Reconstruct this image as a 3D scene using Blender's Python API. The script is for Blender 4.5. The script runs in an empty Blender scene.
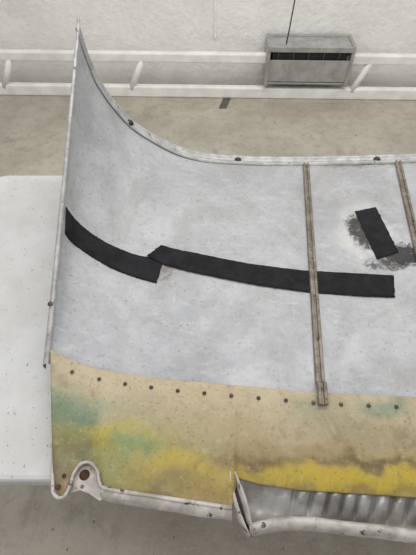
import bpy, math, random
from mathutils import Vector, noise
random.seed(4)
TZ=0.74   # table top height
def lin(c): return tuple(((v/255)/12.92 if v/255<=.04045 else ((v/255+.055)/1.055)**2.4) for v in c)+(1,)
bpy.context.scene.view_settings.view_transform='Standard'

# ---------------------------------------------------------------- materials
class NT:
    def __init__(s,name,rough=.6,metal=0.0):
        s.m=bpy.data.materials.new(name);s.m.use_nodes=True;s.t=s.m.node_tree
        s.b=s.t.nodes['Principled BSDF'];s.b.inputs['Roughness'].default_value=rough;s.b.inputs['Metallic'].default_value=metal
        s.tc=s.t.nodes.new('ShaderNodeTexCoord').outputs['Object']
    def n(s,k,**kw):
        x=s.t.nodes.new(k)
        for a,v in kw.items(): setattr(x,a,v)
        return x
    def L(s,a,b): s.t.links.new(a,b)
    def noise(s,scale,detail=6,rough=.6,stretch=None,dist=0):
        x=s.n('ShaderNodeTexNoise');x.inputs['Scale'].default_value=scale;x.inputs['Detail'].default_value=detail
        x.inputs['Roughness'].default_value=rough;x.inputs['Distortion'].default_value=dist
        if stretch:
            m=s.n('ShaderNodeMapping');m.inputs['Scale'].default_value=stretch;s.L(s.tc,m.inputs['Vector']);s.L(m.outputs[0],x.inputs['Vector'])
        else: s.L(s.tc,x.inputs['Vector'])
        return x.outputs['Fac']
    def rng(s,f,a,b,lo=0,hi=1):
        x=s.n('ShaderNodeMapRange',interpolation_type='SMOOTHSTEP');s.L(f,x.inputs['Value'])
        for i,v in zip(('From Min','From Max','To Min','To Max'),(a,b,lo,hi)): x.inputs[i].default_value=v
        return x.outputs[0]
    def math(s,op,a,b):
        x=s.n('ShaderNodeMath',operation=op)
        for i,v in enumerate((a,b)):
            if isinstance(v,(int,float)): x.inputs[i].default_value=v
            else: s.L(v,x.inputs[i])
        return x.outputs[0]
    def mix(s,f,a,b,mode='MIX'):
        x=s.n('ShaderNodeMix',data_type='RGBA',blend_type=mode)
        if isinstance(f,(int,float)): x.inputs[0].default_value=f
        else: s.L(f,x.inputs[0])
        for i,v in ((6,a),(7,b)):
            if isinstance(v,tuple): x.inputs[i].default_value=v
            else: s.L(v,x.inputs[i])
        return x.outputs[2]
    def dist(s,p,sc=(1,1,1)):
        m=s.n('ShaderNodeVectorMath',operation='SUBTRACT');s.L(s.tc,m.inputs[0]);m.inputs[1].default_value=p
        q=s.n('ShaderNodeVectorMath',operation='MULTIPLY');s.L(m.outputs[0],q.inputs[0]);q.inputs[1].default_value=sc
        l=s.n('ShaderNodeVectorMath',operation='LENGTH');s.L(q.outputs[0],l.inputs[0]);return l.outputs['Value']
    def bump(s,f,st,d=.002):
        x=s.n('ShaderNodeBump');x.inputs['Strength'].default_value=st;x.inputs['Distance'].default_value=d
        s.L(f,x.inputs['Height']);s.L(x.outputs[0],s.b.inputs['Normal'])
    def out(s,c): s.L(c,s.b.inputs['Base Color']);return s.m

def simple(name,c1,c2,scale,rough=.6,metal=0,spot=None,bump=None):
    t=NT(name,rough,metal)
    c=t.mix(t.rng(t.noise(scale),.35,.65),lin(c1),lin(c2))
    if spot: c=t.mix(t.rng(t.noise(spot[1],8,.7),spot[2],spot[2]+.06),c,lin(spot[0]))
    if bump: t.bump(t.noise(bump[0],4),bump[1],bump[2])
    return t.out(c)

# concrete
t=NT('concrete',.62)
c=t.mix(t.rng(t.noise(1.6,8,.65),.3,.7),lin((158,150,136)),lin((188,181,166)))
c=t.mix(t.rng(t.noise(14,8,.7),.45,.7,0,.5),c,lin((138,129,115)))
c=t.mix(t.rng(t.noise(90,5,.7),.5,.75,0,.55),c,lin((204,198,184)))
c=t.mix(t.rng(t.noise(3.3,9,.75,dist=.6),.55,.70,0,.55),c,lin((120,112,99)))
c=t.mix(t.rng(t.noise(38,3,.5),.69,.74,0,.8),c,lin((66,58,50)))
t.bump(t.noise(60,6),.15,.002);CONC=t.out(c)
# painted wall
t=NT('painted_block',.7)
c=t.mix(t.rng(t.noise(5,8,.7),.35,.65),lin((240,237,230)),lin((251,249,245)))
c=t.mix(t.rng(t.noise(2.2,9,.75,stretch=(1,1,3)),.56,.74,0,.35),c,lin((202,196,186)))
t.bump(t.noise(22,8,.7),.8,.016);WALL=t.out(c)
# table plastic
t=NT('table_plastic',.45)
c=t.mix(t.rng(t.noise(6,7,.7),.35,.7),lin((208,208,207)),lin((196,195,192)))
c=t.mix(t.rng(t.noise(45,6,.7),.62,.72,0,.5),c,lin((160,155,146)))
c=t.mix(t.rng(t.noise(160,3,.5),.68,.73,0,.8),c,lin((95,88,80)))
t.bump(t.noise(260,3),.3,.0008);TABLE=t.out(c)
# inner panel skin
t=NT('panel_inner_skin',.5,.15)
c=t.mix(t.rng(t.noise(5,9,.7,dist=.4),.34,.66),lin((162,163,166)),lin((184,185,187)))
c=t.mix(t.rng(t.noise(28,8,.75,stretch=(1,2.5,1)),.50,.68,0,.5),c,lin((195,196,197)))
c=t.mix(t.rng(t.noise(2.6,9,.75,dist=1),.46,.64,0,.55),c,lin((152,150,145)))
c=t.mix(t.rng(t.noise(60,8,.75),.50,.70,0,.45),c,lin((142,139,134)))
c=t.mix(t.rng(t.noise(130,4,.6),.62,.68,0,.6),c,lin((112,106,98)))
c=t.mix(t.rng(t.noise(9,10,.8,stretch=(6,.6,1)),.58,.70,0,.45),c,lin((210,210,209)))
c=t.mix(t.rng(t.noise(7,10,.8,stretch=(.7,7,1)),.58,.70,0,.45),c,lin((136,133,128)))
# lighter scoured patch, then black tar around the tape patch
c=t.mix(t.math('MULTIPLY',t.rng(t.dist((.46,.85,.78),(1,.8,0)),.05,.14,.65,0),t.rng(t.noise(14,8,.7),.4,.6)),c,lin((214,213,208)))
sm2=t.math('ADD',t.rng(t.dist((.440,.865,.78),(1,.55,0)),.02,.085,.27,-.22),t.noise(34,10,.85,dist=1.6))
c=t.mix(t.rng(sm2,.58,.74,0,.95),c,lin((40,37,35)))
s3=t.math('ADD',t.rng(t.dist((.525,.77,.78),(.75,1.1,0)),.015,.10,.30,-.22),t.noise(30,10,.85,dist=1.2))
c=t.mix(t.rng(s3,.60,.74,0,.96),c,lin((32,30,28)))
s3=t.math('ADD',t.rng(t.dist((.475,.735,.78),(.6,1.6,0)),.015,.08,.22,-.22),t.noise(38,10,.85,dist=1.2))
c=t.mix(t.rng(s3,.58,.74,0,.9),c,lin((44,40,37)))
# grime behind rear flange
s4=t.math('ADD',t.rng(t.dist((.5,1.2,.78),(.3,1.2,0)),.01,.10,.26,-.1),t.noise(24,9,.8,stretch=(1,2,1)))
c=t.mix(t.rng(s4,.58,.8,0,.65),c,lin((92,82,70)))
s5=t.math('ADD',t.rng(t.dist((-.13,.71,.79),(1,.9,0)),.02,.07,.25,-.1),t.noise(50,8,.75))
c=t.mix(t.rng(s5,.60,.76,0,.6),c,lin((92,80,66)))
rr=t.rng(t.noise(8,6,.7),.3,.7,.42,.62);t.L(rr,t.b.inputs['Roughness'])
t.bump(t.noise(70,6),.15,.001);SKIN=t.out(c)
WHITE=simple('dirty_white_paint',(202,198,191),(160,154,144),22,.45,0,((84,68,54),48,.57),(80,.25,.001))
FLANGE=simple('flange_paint',(154,153,150),(184,183,179),30,.4,.2,((92,84,76),50,.60),(90,.3,.001))
RIB=simple('aged_rib_metal',(142,132,118),(110,101,89),40,.5,.35,((74,62,52),70,.58),(120,.4,.001))
TAPE=simple('black_cloth_tape',(24,24,26),(36,36,39),30,.75,0,((60,58,56),60,.70),(300,.4,.0006))
TAPE.node_tree.nodes['Principled BSDF'].inputs['Specular IOR Level'].default_value=.2
RUST=simple('rust',(92,52,36),(62,38,30),80,.85,0,None,(200,.5,.001))
DARK=simple('dark_bolt',(70,62,55),(104,94,84),90,.5,.4)
STEEL=simple('leg_steel',(120,120,122),(140,140,142),20,.4,.6)
METAL=simple('crumpled_grey_metal',(168,165,160),(128,124,118),16,.36,.45,((74,67,60),30,.64),(60,.4,.002))
RAILW=simple('rail_white_paint',(246,245,241),(230,228,222),8,.5,0,((150,142,130),30,.66))
GALV=simple('galvanised_sheet',(158,159,156),(182,182,178),12,.4,.4,((96,92,86),30,.64))
SLOT=simple('dark_slot',(40,40,40),(58,57,55),30,.7)
CABLE=simple('black_cable',(25,25,25),(35,35,35),30,.6)

# ---------------------------------------------------------------- helpers
def mesh(name,V,F,mats,parent=None,smooth=True,mi=None):
    me=bpy.data.meshes.new(name);me.from_pydata([tuple(v) for v in V],[],F);me.update()
    for m in (mats if isinstance(mats,(list,tuple)) else [mats]): me.materials.append(m)
    for i,p in enumerate(me.polygons):
        p.use_smooth=smooth
        if mi: p.material_index=mi[i]
    o=bpy.data.objects.new(name,me);bpy.context.collection.objects.link(o)
    if parent: o.parent=parent
    return o
def gridf(a,b,off=0): return [(off+i*(b+1)+j,off+(i+1)*(b+1)+j,off+(i+1)*(b+1)+j+1,off+i*(b+1)+j+1) for i in range(a) for j in range(b)]
def box(name,lo,hi,mat,parent=None,bev=.0,seg=2,rot=None):
    x0,y0,z0=lo;x1,y1,z1=hi
    c=Vector(((x0+x1)/2,(y0+y1)/2,(z0+z1)/2));h=Vector(((x1-x0)/2,(y1-y0)/2,(z1-z0)/2))
    V=[(sx*h.x,sy*h.y,sz*h.z) for sx in(-1,1) for sy in(-1,1) for sz in(-1,1)]
    F=[(0,1,3,2),(4,6,7,5),(0,4,5,1),(2,3,7,6),(0,2,6,4),(1,5,7,3)]
    o=mesh(name,V,F,mat,parent,False);o.location=c
    if rot:o.rotation_euler=rot
    if bev:
        m=o.modifiers.new('b','BEVEL');m.width=bev;m.segments=seg
    return o
def tube(name,pts,r,mat,parent=None,n=10,closed=False):
    P=[Vector(p) for p in pts];V=[];F=[]
    for i,p in enumerate(P):
        d=(P[min(i+1,len(P)-1)]-P[max(i-1,0)]).normalized()
        up=Vector((0,0,1)) if abs(d.z)<.9 else Vector((1,0,0))
        a=d.cross(up).normalized();b=a.cross(d)
        rr=r[i] if isinstance(r,list) else r
        for k in range(n):
            t=2*math.pi*k/n;V.append(p+rr*(math.cos(t)*a+math.sin(t)*b))
    for i in range(len(P)-1):
        for k in range(n): F.append((i*n+k,i*n+(k+1)%n,(i+1)*n+(k+1)%n,(i+1)*n+k))
    F.append(tuple(range(n))[::-1]);F.append(tuple((len(P)-1)*n+k for k in range(n)))
    return mesh(name,V,F,mat,parent)
def empty(name):
    o=bpy.data.objects.new(name,None);bpy.context.collection.objects.link(o);return o
def cr(pts,n):
    out=[];P=[Vector(p) for p in pts];P=[2*P[0]-P[1]]+P+[2*P[-1]-P[-2]]
    for i in range(1,len(P)-2):
        for k in range(n):
            t=k/n;p0,p1,p2,p3=P[i-1:i+3]
            out.append(.5*((2*p1)+(p2-p0)*t+(2*p0-5*p1+4*p2-p3)*t*t+(3*p1-p0-3*p2+p3)*t**3))
    out.append(P[-2]);return out
def interp(x,pts):
    if x<=pts[0][0]:return pts[0][1]
    for (a,b),(c,d) in zip(pts,pts[1:]):
        if x<=c:return b+(d-b)*(x-a)/(c-a)
    return pts[-1][1]

# ---------------------------------------------------------------- room
def plane(name,V,mat): return mesh(name,V,[(0,1,2,3)],mat,None,False)
plane('floor',[(-5,-3,0),(6,-3,0),(6,3.75,0),(-5,3.75,0)],CONC)
YAW=math.radians(-1.5)
wall=box('wall_back',(-5,3.38,0),(6,3.58,3.2),WALL,None,0);wall.rotation_euler=(0,0,YAW)
j=box('trim_1',(.045,3.375,.36),(.062,3.40,3.0),WALL,None,.003)

rail=empty('guard_rail')
def rb(name,x0,x1,y,z0,z1,d,bev=.012):
    o=box(name,(x0,y-d/2,z0),(x1,y+d/2,z1),RAILW,rail,bev,3);return o
rb('lower_rail',-3.2,3.6,3.21,0.0,.085,.055)
rb('upper_rail_left',-3.2,.35,3.24,.25,.318,.055)
rb('upper_rail_right',.93,3.6,3.24,.25,.318,.055)
for i,x in enumerate((-2.6,-1.60,-.60,1.10,2.08,3.1)):
    tube('rung_%d'%i,[(x-.08,3.20,.06),(x+.03,3.24,.28)],.024,RAILW,rail,10)
rail.rotation_euler=(0,0,YAW)

hb=empty('baseboard_heater')
A0,A1=.355,.955
ZD=-.025
def hbx(n,x0,x1,y0,y1,z0,z1,m,b=.004): box(n,(x0,y0,z0+ZD),(x1,y1,z1+ZD),m,hb,b)
hbx('back_plate',A0,A1,3.34,3.37,.10,.43,GALV)
hbx('top_cover',A0,A1,3.16,3.37,.405,.42,GALV)
hbx('front_cover',A0+.005,A1-.005,3.16,3.175,.17,.325,GALV)
hbx('slot_interior',A0+.03,A1-.03,3.19,3.34,.15,.395,SLOT,.002)
hbx('front_lip',A0,A1,3.145,3.165,.385,.422,GALV)
hbx('end_cap_left',A0-.012,A0+.012,3.15,3.37,.14,.43,GALV,.005)
hbx('end_cap_right',A1-.012,A1+.012,3.15,3.37,.14,.43,GALV,.005)
hbx('bottom_tray',A0+.01,A1-.01,3.16,3.34,.15,.165,GALV)
for i in range(5): hbx('fin_%d'%i,A0+.07+i*.11,A0+.074+i*.11,3.185,3.33,.21,.40,STEEL,0)
hb.rotation_euler=(0,0,YAW)
tube('hanging_cable',[(.56,3.19,.395),(.57,3.2,.5),(.59,3.22,.8),(.60,3.24,1.6),(.60,3.27,3.0)],.0045,CABLE,None,8)
mesh('floor_tape_mark',[(.08,3.02,.002),(.14,3.02,.002),(.18,3.18,.002),(.12,3.18,.002)],[(0,1,2,3)],simple('worn_mark',(98,94,88),(80,76,70),40,.7),None,False)

# ---------------------------------------------------------------- table
tab=empty('folding_table')
def rrect(x0,x1,y0,y1,r,n=8):
    out=[]
    for cx,cy,a0 in ((x1-r,y1-r,0),(x0+r,y1-r,90),(x0+r,y0+r,180),(x1-r,y0+r,270)):
        for k in range(n+1):
            a=math.radians(a0+90*k/n);out.append((cx+r*math.cos(a),cy+r*math.sin(a)))
    return out
X0,X1,Y0,Y1=-.745,1.09,.214,1.18
rings=[(0.0,.010),(-.0025,.003),(-.008,0),(-.034,0),(-.042,.004),(-.045,.02)]
V=[];F=[]
for z,ins in rings:
    V+=[(x,y,TZ+z) for x,y in rrect(X0+ins,X1-ins,Y0+ins,Y1-ins,.07-ins*.5)]
n=len(V)//len(rings)
for r in range(len(rings)-1):
    for k in range(n): F.append((r*n+k,(r+1)*n+k,(r+1)*n+(k+1)%n,r*n+(k+1)%n))
F.append(tuple(range(n)));F.append(tuple((len(rings)-1)*n+k for k in range(n))[::-1])
mesh('table_top',V,F,TABLE,tab,False)
for i,x in enumerate((-.55,.87)):
    for y in (.42,1.05): tube('leg_%d_%d'%(i,int(y*10)),[(x,y,0),(x,y,TZ-.04)],.014,STEEL,tab)
    tube('leg_brace_%d'%i,[(x,.42,.18),(x,1.05,.18)],.011,STEEL,tab)
    tube('strut_%d'%i,[(x,.69,.18),(x+(.3 if x<0 else -.3),.69,TZ-.045)],.009,STEEL,tab)
for y in (.36,1.09): tube('apron_rail_%d'%int(y*10),[(-.66,y,TZ-.055),(1.0,y,TZ-.055)],.012,STEEL,tab)

# ---------------------------------------------------------------- body panel
car=empty('car_body_panel')
ctrl=[(-.343,.405),(-.337,.35),(-.318,.265),(-.27,.175),(-.216,.115),(-.12,.052),(-.027,.018),(.1,.004),(.31,0),(.7,.012),(.95,.03)]
prof=cr(ctrl,20);L=[0]
for i in range(1,len(prof)):L.append(L[-1]+(prof[i]-prof[i-1]).length)
def pf(s):
    for i in range(1,len(L)):
        if L[i]>=s: return prof[i-1].lerp(prof[i],(s-L[i-1])/(L[i]-L[i-1]))
    return prof[-1]
def s_of(x):
    for i in range(1,len(L)):
        if prof[i].x>=x: return L[i-1]+(L[i]-L[i-1])*(x-prof[i-1].x)/(prof[i].x-prof[i-1].x)
    return L[-1]
def S(s,y):
    p=pf(s);k=max(.03,(y-.38)/.83);return Vector((p.x,y,TZ+.036+p.y*k))
def N(s,y):
    a=S(min(s+.004,L[-1]),y)-S(max(s-.004,0),y);b=S(s,y+.01)-S(s,y-.01);return a.cross(b).normalized()
seam=[(-.341,.453),(-.284,.433),(-.173,.414),(-.057,.398),(.059,.387),(.236,.371),(.429,.362),(.95,.345)]
def sy(x): return interp(x,seam)
def stripz(x,y,f):
    zt=.046+ (.024*max(0,(-.25-x)/.09) if x<-.25 else 0)
    z=zt*(1-f)+.026*f+.006*math.sin(math.pi*f)-.010*f**6
    if x<-.2: z+=.012*max(0,(-.2-x)/.12)*(1-f)
    return TZ+z
ns,nv=260,60
V=[]
for i in range(ns+1):
    s=L[-1]*i/ns;y0=sy(pf(s).x)-.02
    for j in range(nv+1):
        y=y0+(1.21-y0)*j/nv
        p=S(s,y);p.z+=.0016*noise.noise(Vector((p.x*5,y*5,3)));V.append(p)
o=mesh('inner_skin',V,gridf(ns,nv),SKIN,car)
m=o.modifiers.new('t','SOLIDIFY');m.thickness=.003;m.offset=-1
# stiffeners on the outer side that carry the panel on the table
for i,y in enumerate((.55,1.02)): box('stiffener_%d'%i,(.0,y,TZ+.0005),(.9,y+.03,TZ+.031),FLANGE,car,.004)

# rear rolled flange, follows the curved rear edge
sec=[(-.032,.001),(-.028,.007),(-.022,.008),(-.016,.004),(-.010,.0045),(-.004,.010),(.002,.013),(.006,.011),(.008,.004),(.008,-.018),(.004,-.018)]
V=[];ns2=200
for i in range(ns2+1):
    s=L[-1]*i/ns2;nn=N(s,1.2);w=.45+.55*min(1,s/.45)
    for dy,dn in sec:
        V.append(S(s,1.21)+Vector((0,dy*w,0))+nn*(dn*w+.0012*noise.noise(Vector((s*22,dy*60,0)))))
mesh('rear_flange',V,gridf(ns2,len(sec)-1),FLANGE,car)
def bolt(name,p,nn,r,mat,h=.004):
    ax=nn.normalized();a=ax.cross(Vector((0,1,.1))).normalized();b=ax.cross(a);V=[];F=[];n=12
    prs=[(r*1.35,0),(r*1.35,h*.3),(r,h*.35),(r*.92,h*.8),(r*.55,h),(0.0001,h*1.05)]
    for rr,z in prs:
        for k in range(n):
            t=2*math.pi*k/n;V.append(p+ax*z+rr*(math.cos(t)*a+math.sin(t)*b))
    mesh(name,V,[(q*n+k,q*n+(k+1)%n,(q+1)*n+(k+1)%n,(q+1)*n+k) for q in range(len(prs)-1) for k in range(n)],mat,car)
BOLTD=simple('blackened_bolt',(44,39,35),(66,58,52),90,.5,.3)
for i,x in enumerate((-.245,.1,.565)):
    s=s_of(x);bolt('flange_bolt_%d'%i,S(s,1.197)+N(s,1.2)*.006,N(s,1.2),.0085,BOLTD,.007)
# left edge flange
V=[];nl=50
for j in range(nl+1):
    y=.428+(1.235-.428)*j/nl;f=j/nl;w=.004+.007*(1-f)**1.3
    p=S(0,min(y,1.21));p.y=y
    if y>1.21:p.z+=(y-1.21)*.9
    nz=.0012*noise.noise(Vector((y*14,0,0)))
    V+=[p+Vector((.005,0,.0)),p+Vector((.0035,0,.004)),p+Vector((-.002+nz,0,.005)),p+Vector((-w*.7+nz,0,.002)),p+Vector((-w+nz,0,-.004)),p+Vector((-w+.001,0,-.022))]
mesh('side_flange',V,gridf(nl,5),FLANGE,car)
bolt('side_bolt',S(0,.545)+Vector((-.004,0,.004)),Vector((-.2,0,1)),.005,DARK)
# ribs
def rib(name,a,b,w,h,n=90):
    V=[];a=Vector(a);b=Vector(b)
    def base(p):
        q=S(s_of(p.x),p.y);e=sy(p.x)
        if p.y<e+.02: q.z=max(q.z,stripz(p.x,p.y,max(0,(e-p.y)/.19))+.0045)
        return q
    for i in range(n+1):
        p=a.lerp(b,i/n);q=base(p)
        for dx,dz in ((-w*.5,.0005),(-w*.5,h*.7),(-w*.42,h),(-w*.16,h),(-w*.1,h*.55),(w*.1,h*.55),(w*.16,h),(w*.42,h),(w*.5,h*.7),(w*.5,.0005)):
            V.append(q+Vector((dx,0,dz+.0005*noise.noise(Vector((i*.6,dx*90,0))))))
    F=gridf(n,9);F+=[tuple(range(10)),tuple(n*10+k for k in range(10))[::-1]]
    mesh(name,V,F,RIB,car,False)
    for k in range(7):
        p=a.lerp(b,.04+k*.15);bolt(name+'_rivet_%d'%k,base(p)+Vector((0,0,h*.5)),Vector((0,0,1)),.0022,DARK,.002)
rib('rib_inner',(.232,.342),(.327,1.185),.020,.008)
rib('rib_outer',(.502,.335),(.632,1.185),.022,.008)

# ---- patina strip
bot=[(-287,202),(-272,183),(-261,186),(-255,221),(-245,237),(-226,239),(-208,221),(-192,196),(-106,183),(43,163),(56,214),(97,203),(170,193),(261,188),(380,181),(950,160)]
top=[(-336,453),(-328,449),(-318,444),(-305,440),(-290,435),(-270,431),(-252,427),(-235,424),(-120,405),(55,388),(62,387),(115,382),(170,376),(236,371),(429,362),(950,345)]
cols=[]
for k in range(len(bot)-1):
    d=max(abs(bot[k+1][0]-bot[k][0]),abs(top[k+1][0]-top[k][0]),12);n=max(2,int(d/4))
    for i in range(n):
        f=i/n;cols.append(tuple((a[0]+(b[0]-a[0])*f)/1000 if c==0 else (a[1]+(b[1]-a[1])*f)/1000 for a,b in ((top[k],top[k+1]),(bot[k],bot[k+1])) for c in (0,1)))
cols.append((.95,.345,.95,.16))
# paint patches: (u,v,ru,rv,colour,strength) laid out on the strip, 1 unit = 2 mm
PT=[(75,414,24,15,(138,150,118),.75),(115,412,38,9,(156,160,128),.55),(66,440,11,30,(96,124,100),.9),(112,438,44,7,(186,168,64),.9),
(134,453,32,9,(112,142,100),.9),(88,452,24,9,(160,146,58),.85),(118,472,30,9,(136,144,86),.7),(182,466,34,15,(190,166,60),.85),(150,428,30,7,(162,160,122),.6),(190,430,26,9,(164,158,122),.5),
(205,484,44,12,(160,142,74),.75),(222,450,20,10,(142,142,110),.55),(140,487,54,7,(132,120,80),.8),(306,414,28,9,(144,152,122),.7),(345,434,38,10,(146,142,114),.6),(388,410,20,8,(124,142,118),.75),
(275,474,34,9,(186,162,56),.9),(350,479,75,10,(192,166,50),1.0),(430,478,44,13,(194,168,50),.95),(300,456,70,6,(150,130,92),.65),(240,440,40,14,(166,148,112),.5),(385,446,40,10,(150,140,108),.5),
(262,464,32,3.5,(112,90,60),.85),(372,465,44,3.2,(100,84,58),.85),(60,472,10,18,(120,104,72),.85),(52,398,7,30,(110,96,76),.6),(335,490,90,4,(140,116,60),.8),(100,395,60,5,(186,172,138),.5),(180,446,14,5,(140,128,94),.5)]
def paint(x,y):
    v=397+(.371-y)/.00195;tt=.87-(v-395)*.00105;u=208+x*416/tt
    w=Vector((x*10,y*10,0));u+=28*noise.fractal(w,.85,2,6);v+=14*noise.fractal(w+Vector((7,3,1)),.85,2,6)
    f=.5+.5*noise.fractal(Vector((x*9,y*16,5)),.85,2,6)
    g=max(0,min(1,(v-388)/110))
    c=Vector((196,181,151)).lerp(Vector((160,140,102)),min(1,max(0,g*.75+.5*f-.15)))
    for pu,pv,ru,rv,col,st in PT:
        d=((u-pu)/ru)**2+((v-pv)/rv)**2
        c=c.lerp(Vector(col),st*math.exp(-d*.65))
    return c*.97
nr=70;V=[];C=[]
for tx,ty,bx,by in cols:
    for j in range(nr+1):
        f=j/nr;x=tx+(bx-tx)*f;y=ty+(by-ty)*f
        z=stripz(x,y,f)
        if y>.34: z=max(z,S(s_of(x),y).z+.004)
        z+=.0012*noise.noise(Vector((x*16,y*16,1)))
        V.append((x,y,z));C.append(lin(tuple(paint(x,y))))
o=mesh('patina_strip',V,gridf(len(cols)-1,nr),WHITE,car)
at=o.data.color_attributes.new('patina','FLOAT_COLOR','POINT')
for i,c in enumerate(C): at.data[i].color=c
t=NT('patina_paint',.6)
a=t.n('ShaderNodeAttribute',attribute_name='patina').outputs['Color']
c=t.mix(t.rng(t.noise(60,8,.75),.5,.72,0,.4),a,lin((200,185,152)))
c=t.mix(t.rng(t.noise(22,9,.8,dist=.5),.50,.72,0,.5),c,lin((116,98,70)))
c=t.mix(t.rng(t.noise(150,5,.7),.56,.68,0,.55),c,lin((92,76,55)))
c=t.mix(t.rng(t.noise(7,9,.8,dist=1),.53,.68,0,.5),c,lin((112,98,74)))
t.bump(t.noise(120,6),.3,.001);o.data.materials[0]=t.out(c)
m=o.modifiers.new('t','SOLIDIFY');m.thickness=.0025;m.offset=1
for i in range(24):
    x=-.285+.0555*i
    if x>.92:break
    y=sy(x)-.024;f=.11
    zz=max(stripz(x,y,f),S(s_of(x),y).z+.004 if y>.34 else 0)
    bolt('strip_rivet_%d'%i,Vector((x,y,zz+.002)),Vector((0,0,1)),.0030,DARK,.003)
# white rim round the left end and lower edge
rim=[(-.336,.453),(-.318,.36),(-.305,.284),(-.289,.204),(-.284,.188),(-.273,.180),(-.262,.184),(-.256,.202),(-.254,.221),(-.244,.238),(-.227,.241),(-.210,.226),(-.202,.205),(-.188,.195),(-.106,.183),(.043,.163)]
R=cr([(x,y,TZ+(.075 if y>.44 else .045 if y>.35 else .030 if y>.27 else .020)) for x,y in rim],8)
tube('end_rim',R,[(.0022 if p.y>.25 else .0034)+.0012*noise.noise(Vector((i*.3,0,0))) for i,p in enumerate(R)],WHITE,car,8)
# folded white lower flange
V=[];lo=[p for p in R if p.x>-.200 and p.y<.215]
for p in lo:
    k=noise.noise(Vector((p.x*25,0,0)))*.002
    for dy,dz in ((.004,.001),(-.006,-.001),(-.013+k,-.006),(-.017+k,-.016),(-.016+k,-.028)): V.append(p+Vector((0,dy,dz)))
mesh('lower_flange',V,gridf(len(lo)-1,4),WHITE,car)
# flap at the notch
P=[(-.262,.188),(-.262,.215),(-.256,.238),(-.240,.252),(-.222,.252),(-.204,.236),(-.186,.205),(-.180,.188),(-.200,.178),(-.222,.190),(-.240,.196)]
V=[(x,y,TZ+.008) for x,y in P]+[(x,y,TZ+.004) for x,y in P];k=len(P)
mesh('notch_flap',V,[tuple(range(k))[::-1],tuple(range(k,2*k))]+[(i,(i+1)%k,k+(i+1)%k,k+i) for i in range(k)],WHITE,car,False)
bolt('rust_hole',Vector((-.236,.222,TZ+.008)),Vector((0,0,1)),.0075,RUST,.002)
bolt('rust_spot_1',Vector((-.276,.196,TZ+.027)),Vector((0,0,1)),.004,RUST,.0015)
bolt('rust_spot_2',Vector((-.268,.215,TZ+.029)),Vector((0,0,1)),.003,RUST,.0015)

# crumpled louvre gutter
up=[(.056,.216),(.097,.205),(.170,.195),(.261,.190),(.380,.183),(.95,.162)]
V=[];na,nb=600,30
for i in range(na+1):
    x=.058+(.95-.058)*i/na;y0=interp(x,up)+.006;y1=.138-(x-.3)*.03
    for j in range(nb+1):
        f=j/nb;y=y0+(y1-y0)*f
        ph=(x+.018*f+.008*noise.noise(Vector((x*12,0,2))))*math.pi/.030
        A=min(1,max(.12,(x-.13)/.05))
        sh=abs(math.cos(ph));sh=sh**1.6
        amp=.017*math.sin(math.pi*min(1,.12+f))*A*(.85+.4*noise.noise(Vector((x*9,3,2))))
        z=TZ+.012-.030*f**.9+amp*sh-.006*A+.004*noise.noise(Vector((x*26,f*3,0)))
        V.append((x+.003*math.sin(ph*2)*A,y,z))
mesh('louvre_gutter',V,gridf(na,nb),METAL,car)
# white front lip
lw=[(.07,.128),(.10,.134),(.149,.140),(.20,.138),(.257,.132),(.371,.120),(.95,.075)]
V=[];na=160;sc=[(0,-.020),(.06,-.008),(.25,.001),(.5,.003),(.75,.0),(.92,-.006),(1,-.016),(1,-.030)]
for i in range(na+1):
    x=.075+(.95-.075)*i/na;y1=interp(x,lw)-.003;y0=y1+.021
    for f,z in sc: V.append((x,y0+(y1-y0)*f+.0015*noise.noise(Vector((x*18,0,f))),TZ+z-.004))
mesh('front_lip',V,gridf(na,len(sc)-1),WHITE,car)
# bracket fin
V=[];n=24
for i in range(n+1):
    f=i/n;x=.046+.032*f**1.2;y=.222-.098*f;z=TZ+.030-.038*f
    w=.55+.6*math.sin(math.pi*min(1,f*1.1))
    if f>.9:w*=1-(f-.9)*5
    for dx,dz in ((-.013,-.03),(-.013,.0),(-.009,.007),(-.005,.002),(-.002,-.018),(.003,-.018),(.006,.002),(.009,.005),(.012,-.002),(.012,-.03)):
        V.append((x+dx*w,y,z+dz))
mesh('bracket_fin',V,gridf(n,9),WHITE,car)
tube('bracket_hollow_shade',[(.049,.205,TZ+.012),(.060,.17,TZ+.002),(.072,.135,TZ-.018)],.0025,BOLTD,car,8)  # dark tube standing in for the shade inside the fin's hollow

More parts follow.
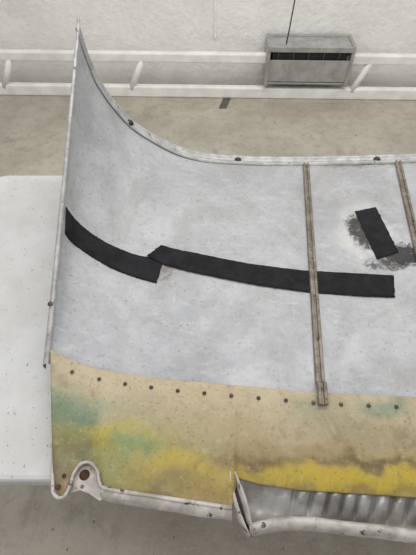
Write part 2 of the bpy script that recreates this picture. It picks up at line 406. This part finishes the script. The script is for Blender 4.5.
# ---------------------------------------------------------------- tapes
def tape(name,A,B,off=.0016,na=70,nb=8,parent=None):
    A=[Vector((a,b,0)) for a,b in A];B=[Vector((a,b,0)) for a,b in B]
    def at(P,t):
        d=[0]
        for i in range(1,len(P)):d.append(d[-1]+(P[i]-P[i-1]).length)
        q=t*d[-1]
        for i in range(1,len(P)):
            if d[i]>=q-1e-9:return P[i-1].lerp(P[i],(q-d[i-1])/(d[i]-d[i-1]))
        return P[-1]
    V=[]
    for i in range(na+1):
        a=at(A,i/na);b=at(B,i/na)
        for j in range(nb+1):
            p=a.lerp(b,j/nb)
            e=(.0016 if j in(0,nb) else 0);ee=(.004 if i in(0,na) else 0)
            s=p.x+ee*noise.noise(Vector((j*.9,i,2)));y=p.y+e*noise.noise(Vector((i*.8,j,5)))
            V.append(S(s,y)+N(s,y)*(off+.0007*noise.noise(Vector((i*.35,j*.5,0)))))
    o=mesh(name,V,gridf(na,nb),TAPE,parent)
    m=o.modifiers.new('t','SOLIDIFY');m.thickness=.0008;m.offset=1
    return o
bt=empty('black_tape_strip')
tape('curved_length',[(.036,.768),(.134,.764),(.22,.753),(.296,.744),(.362,.734),(.408,.733),(.446,.735)],[(.052,.708),(.165,.701),(.251,.688),(.322,.674),(.382,.663),(.431,.656)],parent=bt)
tape('straight_length',[(.434,.780),(.544,.766),(.681,.735),(.811,.714),(.938,.704),(1.048,.695)],[(.396,.736),(.450,.716),(.573,.691),(.700,.662),(.823,.640),(.946,.628),(1.031,.624)],.0034,parent=bt)
tape('black_tape_patch',[(s_of(.436),.945),(s_of(.503),.963)],[(s_of(.452),.752),(s_of(.517),.778)],.002,20,20)

# ---------------------------------------------------------------- lights, world, camera
def area(name,loc,size,e,rot=(0,0,0),col=(1,.985,.96)):
    l=bpy.data.lights.new(name,'AREA');l.shape='RECTANGLE';l.size,l.size_y=size;l.energy=e;l.color=col
    o=bpy.data.objects.new(name,l);bpy.context.collection.objects.link(o);o.location=loc;o.rotation_euler=rot
area('ceiling_light_strip',(.6,1.7,3.0),(3.0,.5),44,(math.radians(18),0,0))
area('ceiling_light_strip.001',(-.6,.2,3.0),(3.0,.5),22)
w=bpy.data.worlds.new('World');bpy.context.scene.world=w;w.use_nodes=True
w.node_tree.nodes['Background'].inputs[0].default_value=(.97,.98,1,1);w.node_tree.nodes['Background'].inputs[1].default_value=.52
cam=bpy.data.cameras.new('camera');cam.sensor_fit='VERTICAL';cam.angle=2*math.atan(277.5/416)
co=bpy.data.objects.new('camera',cam);bpy.context.collection.objects.link(co)
co.location=(0,0,TZ+.86);co.rotation_euler=(math.radians(40),0,0);bpy.context.scene.camera=co
